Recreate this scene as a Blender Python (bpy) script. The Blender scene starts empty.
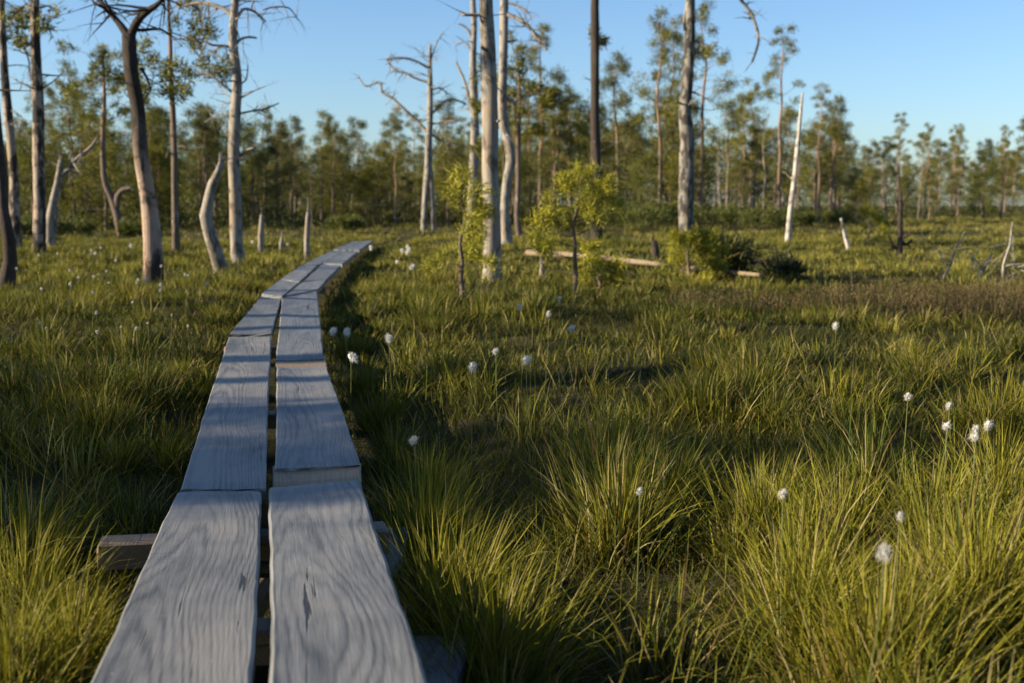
import bpy, math, random
import numpy as np
from mathutils import Vector
C = bpy.context.scene.collection
R = math.radians
rng = np.random.default_rng(7)
random.seed(7)

# ------------------------------------------------------------------ camera maths
F = 1150.0; CX = 512.0; CY = 341.5; HOR = 205.0; E = 1.05
PITCH = math.atan((CY-HOR)/F)
FW = Vector((0, math.cos(PITCH), -math.sin(PITCH))); UP = Vector((0, math.sin(PITCH), math.cos(PITCH)))
def ray(px, py):
    return Vector(((px-CX)/F, 0, 0)) - UP*((py-CY)/F) + FW
def at_z(px, py, z):                      # where the sight line meets height z
    d = ray(px, py); t = (z-E)/d.z
    return Vector((d.x*t, d.y*t, z))
def at_y(px, py, y):                      # where the sight line meets distance y
    d = ray(px, py); t = y/d.y
    return Vector((d.x*t, y, E+d.z*t))

# ------------------------------------------------------------------ terrain
GY = [-60, 0, 2, 3.5, 7, 9, 14, 25, 60, 900]
GZ = [.05, .12, .10, .03, .10, .13, .08, .05, .05, .05]
TY = [-5, 1, 2.1, 3.5, 7, 9, 14, 22, 40]
TZ = [.35, .33, .263, .183, .277, .32, .27, .22, .17]
def top_z(y): return float(np.interp(y, TY, TZ))
def bump(x, y):
    x = np.asarray(x, float); y = np.asarray(y, float)
    b = np.sin(x*2.1+1.3*np.sin(y*1.4+.5))*np.sin(y*1.9+1.1*np.sin(x*1.2))
    b2 = np.sin(x*5.3+y*1.7+1.2*np.sin(y*3.1))*np.sin(y*4.7-x*1.3+2)
    b3 = np.sin(x*.5+.8*np.sin(y*.37))*np.sin(y*.31+1)
    return b, b2, b3
def path_pts():
    ctr = [((268,683),2.1)]
    L = [(262+5,490),(272,335),(282,298)]
    pts = [Vector((-.47,-2,0)), Vector((-.47, 1, 0))]
    for p in [(262,600),(267,490),(273,400),(274,335),(282,297),(301,281),(320,264),(345,250),(362,241)]:
        z = .25
        for _ in range(6):
            q = at_z(p[0], p[1], z); z = top_z(q.y)
        pts.append(q)
    pts.append(pts[-1]+(pts[-1]-pts[-2])*1.5+Vector((1.5,0,0)))
    return pts
PATH = path_pts()
PX = np.array([p.x for p in PATH]); PY = np.array([p.y for p in PATH])
def path_dist(x, y):                      # signed: + right of the walk
    x = np.asarray(x, float); y = np.asarray(y, float)
    best = np.full(x.shape, 1e9); sg = np.ones(x.shape)
    for i in range(len(PX)-1):
        ax, ay, bx, by = PX[i], PY[i], PX[i+1], PY[i+1]
        dx, dy = bx-ax, by-ay; l2 = dx*dx+dy*dy
        t = np.clip(((x-ax)*dx+(y-ay)*dy)/l2, 0, 1)
        d = np.hypot(x-ax-t*dx, y-ay-t*dy)
        s = np.where((x-ax)*dy-(y-ay)*dx > 0, 1., -1.)
        m = d < best
        best = np.where(m, d, best); sg = np.where(m, s, sg)
    return best*sg
def H(x, y):
    x = np.asarray(x, float); y = np.asarray(y, float)
    b, b2, b3 = bump(x, y)
    g = np.interp(y, GY, GZ)
    amp = np.clip((y+4)/6, .3, 1)*np.clip(1.4-y/60, .5, 1)
    d = np.abs(path_dist(x, y))
    k = np.clip((d-.25)/.5, 0, 1)
    h = g + (b*.05+b2*.022)*amp*k + b3*.05*k
    # the hollow in the foreground
    h = h - .13*np.exp(-(((x-.36)/.40)**2+((y-2.55)/.5)**2))
    sd = path_dist(x, y); h = h - .10*np.exp(-((sd-.5)/.28)**2)*np.clip((11-y)/4, 0, 1)
    return h - .05*(1-k)
def Hf(x, y): return float(H(np.array([x]), np.array([y]))[0])
def ground_at(px, py):
    z = .05
    for _ in range(12):
        q = at_z(px, py, z); z = .5*z+.5*Hf(q.x, q.y)
    return Vector((q.x, q.y, Hf(q.x, q.y)))

# ------------------------------------------------------------------ scene helpers
def tag(o, label=None, cat=None, group=None, kind=None):
    if label: o['label'] = label
    if cat: o['category'] = cat
    if group: o['group'] = group
    if kind: o['kind'] = kind
    return o
def empty(name, loc, label, cat, group=None, rz=0):
    o = bpy.data.objects.new(name, None); C.objects.link(o); o.location = loc; o.rotation_euler.z = rz
    o.empty_display_size = .2
    return tag(o, label, cat, group)
def link(name, me, parent=None):
    o = bpy.data.objects.new(name, me); C.objects.link(o)
    if parent: o.parent = parent
    return o
def mesh_np(name, V, quads=None, tris=None, mat=None, col=None, uv=None, smooth=False):
    me = bpy.data.meshes.new(name)
    V = np.asarray(V, np.float32)
    nq = 0 if quads is None else len(quads); nt = 0 if tris is None else len(tris)
    me.vertices.add(len(V)); me.vertices.foreach_set('co', V.ravel())
    loops = []
    if nq: loops.append(np.asarray(quads, np.int32).ravel())
    if nt: loops.append(np.asarray(tris, np.int32).ravel())
    loops = np.concatenate(loops)
    me.loops.add(len(loops)); me.loops.foreach_set('vertex_index', loops)
    me.polygons.add(nq+nt)
    starts = np.concatenate([np.arange(nq)*4, nq*4+np.arange(nt)*3]).astype(np.int32)
    me.polygons.foreach_set('loop_start', starts)
    me.polygons.foreach_set('use_smooth', np.full(nq+nt, smooth))
    if col is not None:
        a = me.attributes.new('tint', 'FLOAT_COLOR', 'POINT')
        c = np.ones((len(V), 4), np.float32); c[:, :3] = col
        a.data.foreach_set('color', c.ravel())
    if uv is not None:
        l = me.uv_layers.new(name='UVMap')
        l.data.foreach_set('uv', np.asarray(uv, np.float32)[loops].ravel())
    if mat: me.materials.append(mat)
    me.update(calc_edges=True)
    return me

# ------------------------------------------------------------------ materials
class NT:
    def __init__(s, name):
        s.m = bpy.data.materials.new(name); s.m.use_nodes = True; s.t = s.m.node_tree
        s.b = s.t.nodes['Principled BSDF']; s.out = s.t.nodes['Material Output']
    def n(s, ty, **kw):
        x = s.t.nodes.new(ty)
        for k, v in kw.items():
            if k in x.inputs.keys(): s.set(x.inputs[k], v)
            else: setattr(x, k, v)
        return x
    def set(s, inp, v):
        if isinstance(v, bpy.types.NodeSocket): s.t.links.new(v, inp)
        else: inp.default_value = v
    def math(s, op, a, b=None, c=None):
        x = s.t.nodes.new('ShaderNodeMath'); x.operation = op; s.set(x.inputs[0], a)
        if b is not None: s.set(x.inputs[1], b)
        if c is not None: s.set(x.inputs[2], c)
        return x.outputs[0]
    def noise(s, vec, scale, detail=3, rough=.55, dist=0):
        x = s.n('ShaderNodeTexNoise', Scale=scale, Detail=detail, Roughness=rough, Distortion=dist)
        s.set(x.inputs['Vector'], vec); return x.outputs['Fac']
    def ramp(s, fac, stops):
        x = s.t.nodes.new('ShaderNodeValToRGB'); s.set(x.inputs[0], fac); e = x.color_ramp.elements
        while len(e) < len(stops): e.new(.5)
        for i, (p, c) in enumerate(stops):
            e[i].position = p; e[i].color = (c, c, c, 1) if isinstance(c, (int, float)) else (*c, 1)
        return x.outputs[0]
    def mix(s, f, a, b, mode='MIX'):
        x = s.t.nodes.new('ShaderNodeMix'); x.data_type = 'RGBA'; x.blend_type = mode
        s.set(x.inputs[0], f)
        for i, v in ((6, a), (7, b)):
            s.set(x.inputs[i], v if isinstance(v, bpy.types.NodeSocket) else ((*v, 1) if len(v) == 3 else v))
        return x.outputs[2]
    def mapv(s, vec, scale, loc=(0, 0, 0)):
        x = s.t.nodes.new('ShaderNodeMapping'); s.set(x.inputs[0], vec); x.inputs['Scale'].default_value = scale
        s.set(x.inputs['Location'], loc); return x.outputs[0]
    def bump(s, h, strength=.5, dist=.01):
        x = s.t.nodes.new('ShaderNodeBump'); x.inputs['Strength'].default_value = strength
        x.inputs['Distance'].default_value = dist; s.set(x.inputs['Height'], h); s.set(s.b.inputs['Normal'], x.outputs[0])
    def fin(s, col, rough=.8, spec=.3):
        s.set(s.b.inputs['Base Color'], col); s.set(s.b.inputs['Roughness'], rough)
        s.b.inputs['Specular IOR Level'].default_value = spec
        return s.m

def mat_leafy(name, rough=.55, spec=.25, trans=.35, tgain=(1.15, 1.25, .6)):
    s = NT(name); a = s.n('ShaderNodeAttribute', attribute_name='tint')
    s.fin(a.outputs['Color'], rough, spec)
    t = s.n('ShaderNodeBsdfTranslucent'); s.set(t.inputs['Color'], s.mix(1., a.outputs['Color'], tgain, 'MULTIPLY'))
    mx = s.n('ShaderNodeMixShader'); mx.inputs[0].default_value = trans
    s.t.links.new(s.b.outputs[0], mx.inputs[1]); s.t.links.new(t.outputs[0], mx.inputs[2])
    s.t.links.new(mx.outputs[0], s.out.inputs['Surface'])
    return s.m
M_GRASS = mat_leafy('grass_blades', .7, .10, .22, (1.2, 1.2, .4))
M_NEEDLE = mat_leafy('pine_needles', .6, .2, .25)
M_TWIG = mat_leafy('heather_twigs', .8, .1, .1, (1, 1, 1))

def mat_wood(name, old=False):
    s = NT(name); uv = s.n('ShaderNodeUVMap').outputs[0]
    oi = s.n('ShaderNodeObjectInfo').outputs['Random']
    sx = s.n('ShaderNodeSeparateXYZ'); s.set(sx.inputs[0], uv)
    u, v = sx.outputs[0], sx.outputs[1]
    off = s.math('MULTIPLY', oi, 37.0)
    vv = s.math('ADD', v, off)
    cv = s.n('ShaderNodeCombineXYZ'); s.set(cv.inputs[1], vv)
    cuv = s.n('ShaderNodeCombineXYZ'); s.set(cuv.inputs[0], u); s.set(cuv.inputs[1], vv)
    P = cuv.outputs[0]
    wob = s.noise(cv.outputs[0], .8, 1)
    deep = s.noise(s.mapv(cv.outputs[0], (1, 1, 1), (3.3, 0, 5)), .55, 1, .5)
    X = s.math('ADD', s.math('ADD', u, s.math('MULTIPLY_ADD', oi, .20, -.10)), s.math('MULTIPLY_ADD', wob, .16, -.08))
    Z = s.math('ADD', s.math('MULTIPLY_ADD', deep, .09, .02), s.math('MULTIPLY', v, .022))
    local = s.noise(s.mapv(P, (8, .9, 1)), 1., 3, .5)
    r = s.math('SQRT', s.math('ADD', s.math('MULTIPLY', X, X), s.math('MULTIPLY', Z, Z)))
    r = s.math('ADD', r, s.math('MULTIPLY', local, .04))
    fine = s.noise(s.mapv(P, (90, 3.5, 1)), 1., 2, .6)
    r = s.math('ADD', r, s.math('MULTIPLY', fine, .006))
    fr = s.math('FRACT', s.math('MULTIPLY', r, 96.0))
    cr = s.n('ShaderNodeCombineXYZ'); s.set(cr.inputs[0], s.math('MULTIPLY', r, 44.0)); s.set(cr.inputs[1], s.math('MULTIPLY', v, .5))
    vary = s.ramp(s.noise(cr.outputs[0], 1., 2, .6), [(.30, .25), (.60, 1.)])
    ring = s.ramp(fr, [(0, .1), (.2, .75), (.5, .9), (.72, .55), (.88, 0.), (1., .1)])
    fib = s.noise(s.mapv(P, (260, 7, 1)), 1., 3, .6)
    fib2 = s.noise(s.mapv(P, (60, 1.6, 1)), 1., 3, .6)
    blot = s.noise(s.mapv(P, (5, 2.2, 1)), 1., 4, .6)
    crack = s.ramp(s.noise(s.mapv(P, (26, .9, 1), (7, 3, 0)), 1., 4, .7, .4), [(0, 0.0), (.325, 0.0), (.36, 1.0)])
    if old: c0, c1, c2 = (.12, .08, .04), (.30, .21, .11), (.10, .07, .04)
    else:   c0, c1, c2 = (.040, .043, .046), (.225, .228, .225), (.15, .135, .115)
    ring = s.math('SUBTRACT', 1., s.math('MULTIPLY', s.math('SUBTRACT', 1., ring), vary))
    f = s.math('ADD', s.math('MULTIPLY', ring, s.math('MULTIPLY_ADD', blot, .6, -.02)), s.math('MULTIPLY', fib, .55))
    f = s.math('ADD', f, s.math('MULTIPLY_ADD', blot, .5, -.22))
    f = s.math('ADD', f, s.math('MULTIPLY_ADD', fib2, .4, -.2))
    col = s.mix(s.ramp(f, [(.16, 0.), (.88, 1.)]), c0, c1)
    col = s.mix(s.ramp(blot, [(.5, 0.), (.75, .55)]), col, c2)
    tone = s.ramp(oi, [(0, (.72, .74, .76)), (.5, (.95, .95, .95)), (1, (1.12, 1.06, 1.0))])
    col = s.mix(1., col, tone, 'MULTIPLY')
    col = s.mix(s.math('SUBTRACT', 1., crack), col, (.02, .018, .016))
    # pith-coloured sparse lichen specks
    sp = s.ramp(s.noise(s.mapv(P, (70, 60, 1)), 1., 2), [(.70, 0.), (.76, .5)])
    col = s.mix(sp, col, (.33, .33, .30))
    h = s.math('ADD', s.math('MULTIPLY', ring, .22), s.math('MULTIPLY', fib, .55))
    h = s.math('ADD', h, s.math('MULTIPLY', crack, 1.6))
    h = s.math('ADD', h, s.math('MULTIPLY', blot, 1.2))
    s.bump(h, .55, .003)
    return s.fin(col, .55, .5)
M_PLANK = mat_wood('weathered_plank'); M_OLD = mat_wood('old_brown_plank', True)

def mat_bark(name, bark, bare, amount, bark2=None, up=None, scale=1., foot=False):
    """furrowed bark that has fallen away in patches; amount 0 = all bark, 1 = all bare wood"""
    s = NT(name); g = s.n('ShaderNodeTexCoord').outputs['Object']
    oi = s.n('ShaderNodeObjectInfo').outputs['Random']
    w = s.n('ShaderNodeCombineXYZ'); s.set(w.inputs[2], s.math('MULTIPLY', oi, 9.)); s.set(w.inputs[0], s.math('MULTIPLY', oi, 5.))
    add = s.n('ShaderNodeVectorMath', operation='ADD'); s.set(add.inputs[0], g); s.set(add.inputs[1], w.outputs[0]); g = add.outputs[0]
    patch = s.noise(s.mapv(g, (6*scale, 6*scale, 2.2*scale)), 1., 4, .6)
    lo = .78-.6*amount
    m = s.ramp(patch, [(max(0, lo-.03), 0.), (min(1, lo+.03), 1.)])
    if foot:
        z0 = s.n('ShaderNodeSeparateXYZ'); s.set(z0.inputs[0], s.n('ShaderNodeTexCoord').outputs['Object'])
        zz = s.math('ADD', z0.outputs[2], s.math('MULTIPLY_ADD', patch, 1.2, -.6))
        m = s.math('MULTIPLY', m, s.ramp(s.math('MULTIPLY', zz, .25), [(.06, 0.), (.09, 1.), (.36, 1.), (.50, .0)]))
    fur = s.noise(s.mapv(g, (30*scale, 30*scale, 5*scale)), 1., 4, .65, .4)
    pl = s.n('ShaderNodeTexVoronoi', feature='DISTANCE_TO_EDGE'); s.set(pl.inputs['Vector'], s.mapv(g, (26*scale, 26*scale, 9*scale)))
    pl = s.ramp(pl.outputs['Distance'], [(0, 0.), (.18, 1.)])
    fib = s.noise(s.mapv(g, (75*scale, 75*scale, 3*scale)), 1., 4, .7)
    b2 = bark2 or tuple(c*1.9 for c in bark)
    cb = s.mix(s.math('MULTIPLY', fur, pl), tuple(c*.55 for c in bark), b2)
    cw = s.mix(s.ramp(fib, [(.3, 0.), (.65, 1.)]), tuple(c*.42 for c in bare), bare)
    st = s.noise(s.mapv(g, (7, 7, 1.6)), 1., 3)
    cw = s.mix(s.ramp(st, [(.5, 0.), (.7, .6)]), cw, (bare[0]*.85, bare[1]*.66, bare[2]*.5))
    if up:                       # flaking orange upper bark
        z = s.n('ShaderNodeSeparateXYZ'); s.set(z.inputs[0], s.n('ShaderNodeTexCoord').outputs['Object'])
        cb = s.mix(s.ramp(s.math('MULTIPLY', z.outputs[2], .12), [(.25, 0.), (.6, 1.)]), cb, up)
    col = s.mix(m, cb, cw)
    mk = s.noise(s.mapv(g, (5, 5, 3.2), (2, 7, 1)), 1., 5, .7, .6)
    col = s.mix(s.ramp(mk, [(.52, 0.), (.60, .85)]), col, tuple(c*.7 for c in bark))
    ck = s.ramp(s.noise(s.mapv(g, (22, 22, 1.3), (1, 4, 2)), 1., 3, .6), [(.34, 1.), (.39, 0.)])
    col = s.mix(s.math('MULTIPLY', ck, m), col, (.035, .03, .027))
    h = s.math('ADD', s.math('MULTIPLY', s.math('SUBTRACT', 1., m), s.math('MULTIPLY_ADD', pl, .8, s.math('MULTIPLY', fur, .8))), s.math('MULTIPLY', fib, .35))
    s.bump(h, .9, .012)
    return s.fin(col, .85, .2)
M_DEAD  = mat_bark('silver_deadwood', (.10, .075, .055), (.29, .27, .24), .90)
M_PATCH = mat_bark('peeling_bark', (.055, .043, .034), (.35, .28, .22), .5)
M_FOOT = mat_bark('bark_gone_at_foot', (.06, .047, .038), (.36, .27, .21), .8, foot=True)
M_GREYP = mat_bark('grey_flaking_trunk', (.075, .068, .06), (.25, .235, .21), .45)
M_PALE  = mat_bark('bare_grey_trunk', (.10, .08, .06), (.29, .26, .22), .78)
M_DARKB = mat_bark('rough_dark_bark', (.075, .058, .046), (.26, .22, .18), .12)
M_BARK  = mat_bark('pine_bark', (.17, .13, .10), (.34, .29, .24), .25, None, (.30, .19, .12), .8)
M_LOG = mat_bark('tan_log', (.15, .11, .07), (.22, .175, .115), .85)
M_BIRCH = mat_bark('pale_leaning_wood', (.15, .12, .1), (.5, .47, .42), .9)

def mat_ground():
    s = NT('peat_and_moss'); g = s.n('ShaderNodeTexCoord').outputs['Object']
    a = s.noise(g, .35, 4); b = s.noise(g, 3.5, 5, .65); c = s.noise(g, 38, 4, .7)
    col = s.mix(s.ramp(b, [(.35, 0.), (.62, 1.)]), (.022, .018, .010), (.055, .058, .017))
    col = s.mix(s.ramp(a, [(.45, 0.), (.65, .7)]), col, (.085, .062, .028))
    col = s.mix(s.ramp(c, [(.4, 0.), (.7, .6)]), col, (.05, .048, .02))
    s.bump(s.math('ADD', s.math('MULTIPLY', b, .6), c), 1., .04)
    return s.fin(col, .95, .1)
M_GROUND = mat_ground()
def mat_fluff():
    s = NT('cotton_fluff'); g = s.n('ShaderNodeTexCoord').outputs['Object']
    n = s.noise(g, 160, 4, .7)
    s.bump(n, 1., .006)
    return s.fin(s.mix(n, (.62, .60, .54), (.78, .77, .73)), .95, .05)
M_FLUFF = mat_fluff()

# ------------------------------------------------------------------ sky, sun
SUN_EL, SUN_AZ = R(19), R(-101)       # azimuth measured clockwise from +Y; the sun stands to the left, a little behind
w = bpy.data.worlds.new('World'); bpy.context.scene.world = w; w.use_nodes = True
sk = w.node_tree.nodes.new('ShaderNodeTexSky'); sk.sky_type = 'NISHITA'; sk.sun_disc = False
sk.sun_elevation = SUN_EL; sk.sun_rotation = SUN_AZ; sk.air_density = 1.0; sk.dust_density = .7; sk.ozone_density = 3.5; sk.altitude = 60
bg = w.node_tree.nodes['Background']; bg.inputs['Strength'].default_value = .067
hs = w.node_tree.nodes.new('ShaderNodeMix'); hs.data_type = 'RGBA'; hs.blend_type = 'MULTIPLY'; hs.inputs[0].default_value = 1; hs.inputs[7].default_value = (.90, .98, 1.08, 1)
w.node_tree.links.new(sk.outputs[0], hs.inputs[6]); w.node_tree.links.new(hs.outputs[2], bg.inputs[0])
sd = bpy.data.lights.new('sun', 'SUN'); sd.energy = 5.0; sd.angle = R(.55); sd.color = (1, .84, .60)
so = bpy.data.objects.new('sun', sd); C.objects.link(so)
sdir = Vector((math.sin(SUN_AZ)*math.cos(SUN_EL), math.cos(SUN_AZ)*math.cos(SUN_EL), math.sin(SUN_EL)))
so.rotation_euler = (-sdir).to_track_quat('-Z', 'Y').to_euler(); so.location = sdir*40

# ------------------------------------------------------------------ ground sheet
def ground():
    xs = np.concatenate([-np.geomspace(900, 9, 26), np.arange(-8.4, 8.41, .12), np.geomspace(9, 900, 26)])
    ys = np.concatenate([[-900, -300, -100, -30, -10, -4], np.arange(-2, 16, .12), np.arange(16.3, 60, .8), np.geomspace(62, 1500, 22)])
    X, Y = np.meshgrid(xs, ys); X, Y = X.ravel(), Y.ravel()
    Z = H(X, Y)
    nx, ny = len(xs), len(ys)
    i, j = np.meshgrid(np.arange(nx-1), np.arange(ny-1)); k = (j*nx+i).ravel()
    q = np.stack([k, k+1, k+nx+1, k+nx], 1)
    o = link('ground', mesh_np('ground', np.stack([X, Y, Z], 1), q, None, M_GROUND, smooth=True))
    tag(o, kind='structure')
ground()

# ------------------------------------------------------------------ grass
def blade_arrays(x, y, z, az, lean, bend, L, wd, segs, col, base_col=None, waz=None):
    N = len(x)
    if waz is None: waz = rng.uniform(0, math.pi, N)
    hx, hy = np.cos(az), np.sin(az); wx, wy = np.cos(waz), np.sin(waz)
    P = np.stack([x, y, z], 1); V = np.empty((N, segs*2+1, 3), np.float32); CC = np.empty((N, segs*2+1, 3), np.float32)
    if base_col is None: base_col = col
    for k in range(segs+1):
        t = k/segs
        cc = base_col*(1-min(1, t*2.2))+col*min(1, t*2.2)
        if k < segs:
            ww = (wd*(1-t**1.6*.75)*.5)[:, None]*np.stack([wx, wy, np.zeros(N)], 1)
            V[:, 2*k] = P-ww; V[:, 2*k+1] = P+ww; CC[:, 2*k] = cc; CC[:, 2*k+1] = cc
        else: V[:, 2*k] = P; CC[:, 2*k] = cc
        th = np.minimum(lean+bend*(t+.5/segs)**1.3, 2.3)
        st = (L/segs)[:, None]
        P = P+st*np.stack([np.sin(th)*hx, np.sin(th)*hy, np.cos(th)], 1)
    n = segs*2+1; b = (np.arange(N)*n)[:, None]
    quads = np.concatenate([b+np.array([[2*k, 2*k+1, 2*k+3, 2*k+2]]) for k in range(segs-1)]) if segs > 1 else np.zeros((0, 4), int)
    tris = b+np.array([[2*segs-2, 2*segs-1, 2*segs]])
    return V.reshape(-1, 3), quads, tris, CC.reshape(-1, 3)
def join(parts):
    V, Q, T, K = [], [], [], []; o = 0
    for v, q, t, c in parts:
        V.append(v); Q.append(q+o); T.append(t+o); K.append(c); o += len(v)
    return np.concatenate(V), np.concatenate(Q), np.concatenate(T), np.concatenate(K)

GREEN = np.array([.040, .060, .007]); YEL = np.array([.170, .156, .017]); STRAW = np.array([.24, .20, .085]); DARKG = np.array([.03, .05, .012]); RUST = np.array([.13, .085, .035])
def in_heather(x, y):                     # brown dwarf-shrub ground on the right
    b, b2, b3 = bump(x*.7+3, y*.8)
    e = ((x-6.0)/3.9)**2+((y-10.9)/1.8)**2
    e2 = ((x-2.6)/1.3)**2+((y-10.6)/.6)**2
    return np.minimum(e, e2)+.35*b < 1.0
def hollow(x, y):
    e = ((x-.36)/.42)**2+((y-2.55)/.52)**2
    e2 = ((x-.15)/.28)**2+((y-6.5)/1.9)**2
    return np.minimum(np.minimum(e, e2), ((x-3.2)/1.5)**2+((y-8.1)/.45)**2)
def grass_zone(y0, y1, dens, tuss_d, segs, wmul, Lr, margin=1.6, bright=1.):
    # tussocks
    area = 0.55*(y1*y1-y0*y0)+2*margin*(y1-y0)
    nT = int(area*tuss_d)
    def pick(n):
        yy = np.sqrt(rng.uniform(0, 1, n*2)*(y1**2-y0**2)+y0**2)
        xx = rng.uniform(-1, 1, n*2)*(.55*yy+margin)
        return xx[:n], yy[:n]
    tx, ty = pick(nT)
    tr = rng.uniform(.05, .17, nT)*(1+.02*y0); tL = rng.uniform(*Lr, nT); tc = rng.uniform(0, 1, nT)
    tl = rng.normal(.15, .25, nT)
    n1 = int(area*dens*.68); ti = rng.integers(0, nT, n1)
    a = rng.uniform(0, 2*math.pi, n1); rr = np.abs(rng.normal(0, 1, n1))*tr[ti]
    x1 = tx[ti]+np.cos(a)*rr; y1_ = ty[ti]+np.sin(a)*rr
    lean1 = np.clip(.10+rr/tr[ti]*.26+rng.normal(0, .24, n1), .0, 1.4); L1 = tL[ti]*rng.uniform(.55, 1.12, n1)
    ax = np.cos(a)+.22+1.1*(tl[ti]-.15)+rng.normal(0, .6, n1); ay = np.sin(a)+.05+rng.normal(0, .6, n1)
    az1 = np.arctan2(ay, ax); c1 = tc[ti]
    n2 = int(area*dens*.22)
    x2, y2 = pick(n2); az2 = rng.uniform(0, 2*math.pi, n2); lean2 = np.abs(rng.normal(.3, .35, n2)); L2 = rng.uniform(.3, .75, n2)*np.mean(Lr)
    c2 = rng.uniform(0, .8, n2)
    x = np.concatenate([x1, x2]); y = np.concatenate([y1_, y2]); az = np.concatenate([az1, az2]); lean = np.concatenate([lean1, lean2])
    L = np.concatenate([L1, L2]); c = np.concatenate([c1, c2])
    d = path_dist(x, y)
    keep = ((d < -.33) | (d > np.where(y < 5, .42, .33)))
    keep &= ~((d > 0) & (d < .46) & (y < 8) & (rng.uniform(size=len(x)) < .85))
    keep &= ~(in_heather(x, y) & (rng.uniform(size=len(x)) < .9))
    keep &= ~((hollow(x, y) < 1) & (rng.uniform(size=len(x)) < .9))
    keep &= ~((x > -1.25) & (x < -.6) & (y > 2.6) & (y < 3.3) & (rng.uniform(size=len(x)) < .9))
    keep &= ~((np.hypot(x, y) < 1.25) & (x > -1)) 
    b, b2, b3 = bump(x*.9+1, y*.9+4)
    keep &= ~((b+.6*b2 < -.36) & (rng.uniform(size=len(x)) < .82))       # wet gaps between the tussocks
    x, y, az, lean, L, c, d = [q[keep] for q in (x, y, az, lean, L, c, d)]
    L = np.where(np.abs(d) < .55, L*.8, L)
    b, b2, b3 = bump(x*.35, y*.35+2)
    N = len(x)
    hue = np.clip(c*.75+.25*b+.12*rng.normal(size=N)+.18, 0, 1)[:, None]
    col = GREEN*(1-hue)+YEL*hue
    s = rng.uniform(size=N); col = np.where((s < .15)[:, None], STRAW, col); col = np.where(((s > .15) & (s < .21))[:, None], RUST, col)
    col = np.where(((s > .21) & (s < .33))[:, None], DARKG, col)
    col = (col*(1-.25*(bright-1))+STRAW*.25*(bright-1))*bright*rng.uniform(.7, 1.25, (N, 1))
    base = col*.28+np.array([.022, .016, .007])*.5  # brown thatch at the foot, darkened further to paint in shade between blades
    wd = rng.uniform(.0022, .0048, N)*wmul
    z = H(x, y)-.01
    bend = np.abs(rng.normal(.35, .65, N))
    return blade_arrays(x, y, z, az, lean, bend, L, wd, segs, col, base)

def sprouts(y0, y1, n, L0, L1, wm):
    y = np.sqrt(rng.uniform(0, 1, n)*(y1**2-y0**2)+y0**2); x = rng.uniform(-1, 1, n)*(.55*y+1.6)
    k = np.abs(path_dist(x, y)) > .22; x, y = x[k], y[k]; N = len(x); h = rng.uniform(size=(N, 1))
    col = (np.array([.028, .040, .007])*(1-h)+np.array([.085, .075, .016])*h)*rng.uniform(.6, 1.3, (N, 1))
    return blade_arrays(x, y, H(x, y)-.005, rng.uniform(0, 6.28, N), np.abs(rng.normal(.5, .4, N)), rng.normal(.3, .4, N), rng.uniform(L0, L1, N), rng.uniform(.003, .006, N)*wm, 2, col)
parts = [sprouts(1, 5, 50000, .03, .10, 1), sprouts(5, 12, 70000, .03, .12, 1.8), sprouts(12, 30, 50000, .05, .14, 5),
         grass_zone(1.0, 3.6, 4000, 9, 5, 1.4, (.13, .37)),
         grass_zone(3.6, 6.5, 2800, 8, 4, 1.6, (.11, .31)),
         grass_zone(6.5, 14, 1400, 6, 3, 1.9, (.09, .25), 2, 1.15),
         grass_zone(14, 34, 400, 3.0, 2, 3.2, (.10, .24), 3, 1.35),
         grass_zone(34, 130, 46, 1., 1, 9, (.14, .28), 5, 1.6)]
# tall tussocks by hand (distance in px on the photograph's ground): beside the walk, bottom corners
def tussock(px, py, n, r, L, lean=.2, dirx=.5, hue=.7, segs=5):
    g = ground_at(px, py); a = rng.uniform(0, 2*math.pi, n); rr = np.abs(rng.normal(0, .6, n))*r
    x = g.x+np.cos(a)*rr; y = g.y+np.sin(a)*rr
    az = np.arctan2(np.sin(a)+rng.normal(0, .6, n), np.cos(a)+dirx*.6+rng.normal(0, .6, n))
    n_ = n; le = np.clip(lean*rr/r+rng.normal(.08, .2, n), 0, 1.3); LL = rng.uniform(.4, 1.1, n)*L*.84
    d = path_dist(x, y); k = (np.abs(d) > .34) & ~((x > -1.25) & (x < -.6) & (y > 2.6) & (y < 3.3))
    x, y, az, le, LL = x[k], y[k], az[k], le[k], LL[k]; N = len(x)
    h = np.clip(hue+.15*rng.normal(size=N), 0, 1)[:, None]; col = (GREEN*(1-h)+YEL*1.1*h)*rng.uniform(.7, 1.3, (N, 1))
    s = rng.uniform(size=N); col = np.where((s < .12)[:, None], STRAW*1.05, col)
    parts.append(blade_arrays(x, y, H(x, y)-.01, az, le, np.abs(rng.normal(.5, .5, N)), LL, rng.uniform(.0025, .005, N), segs, col, col*.5+np.array([.03, .025, .01])))
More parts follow.
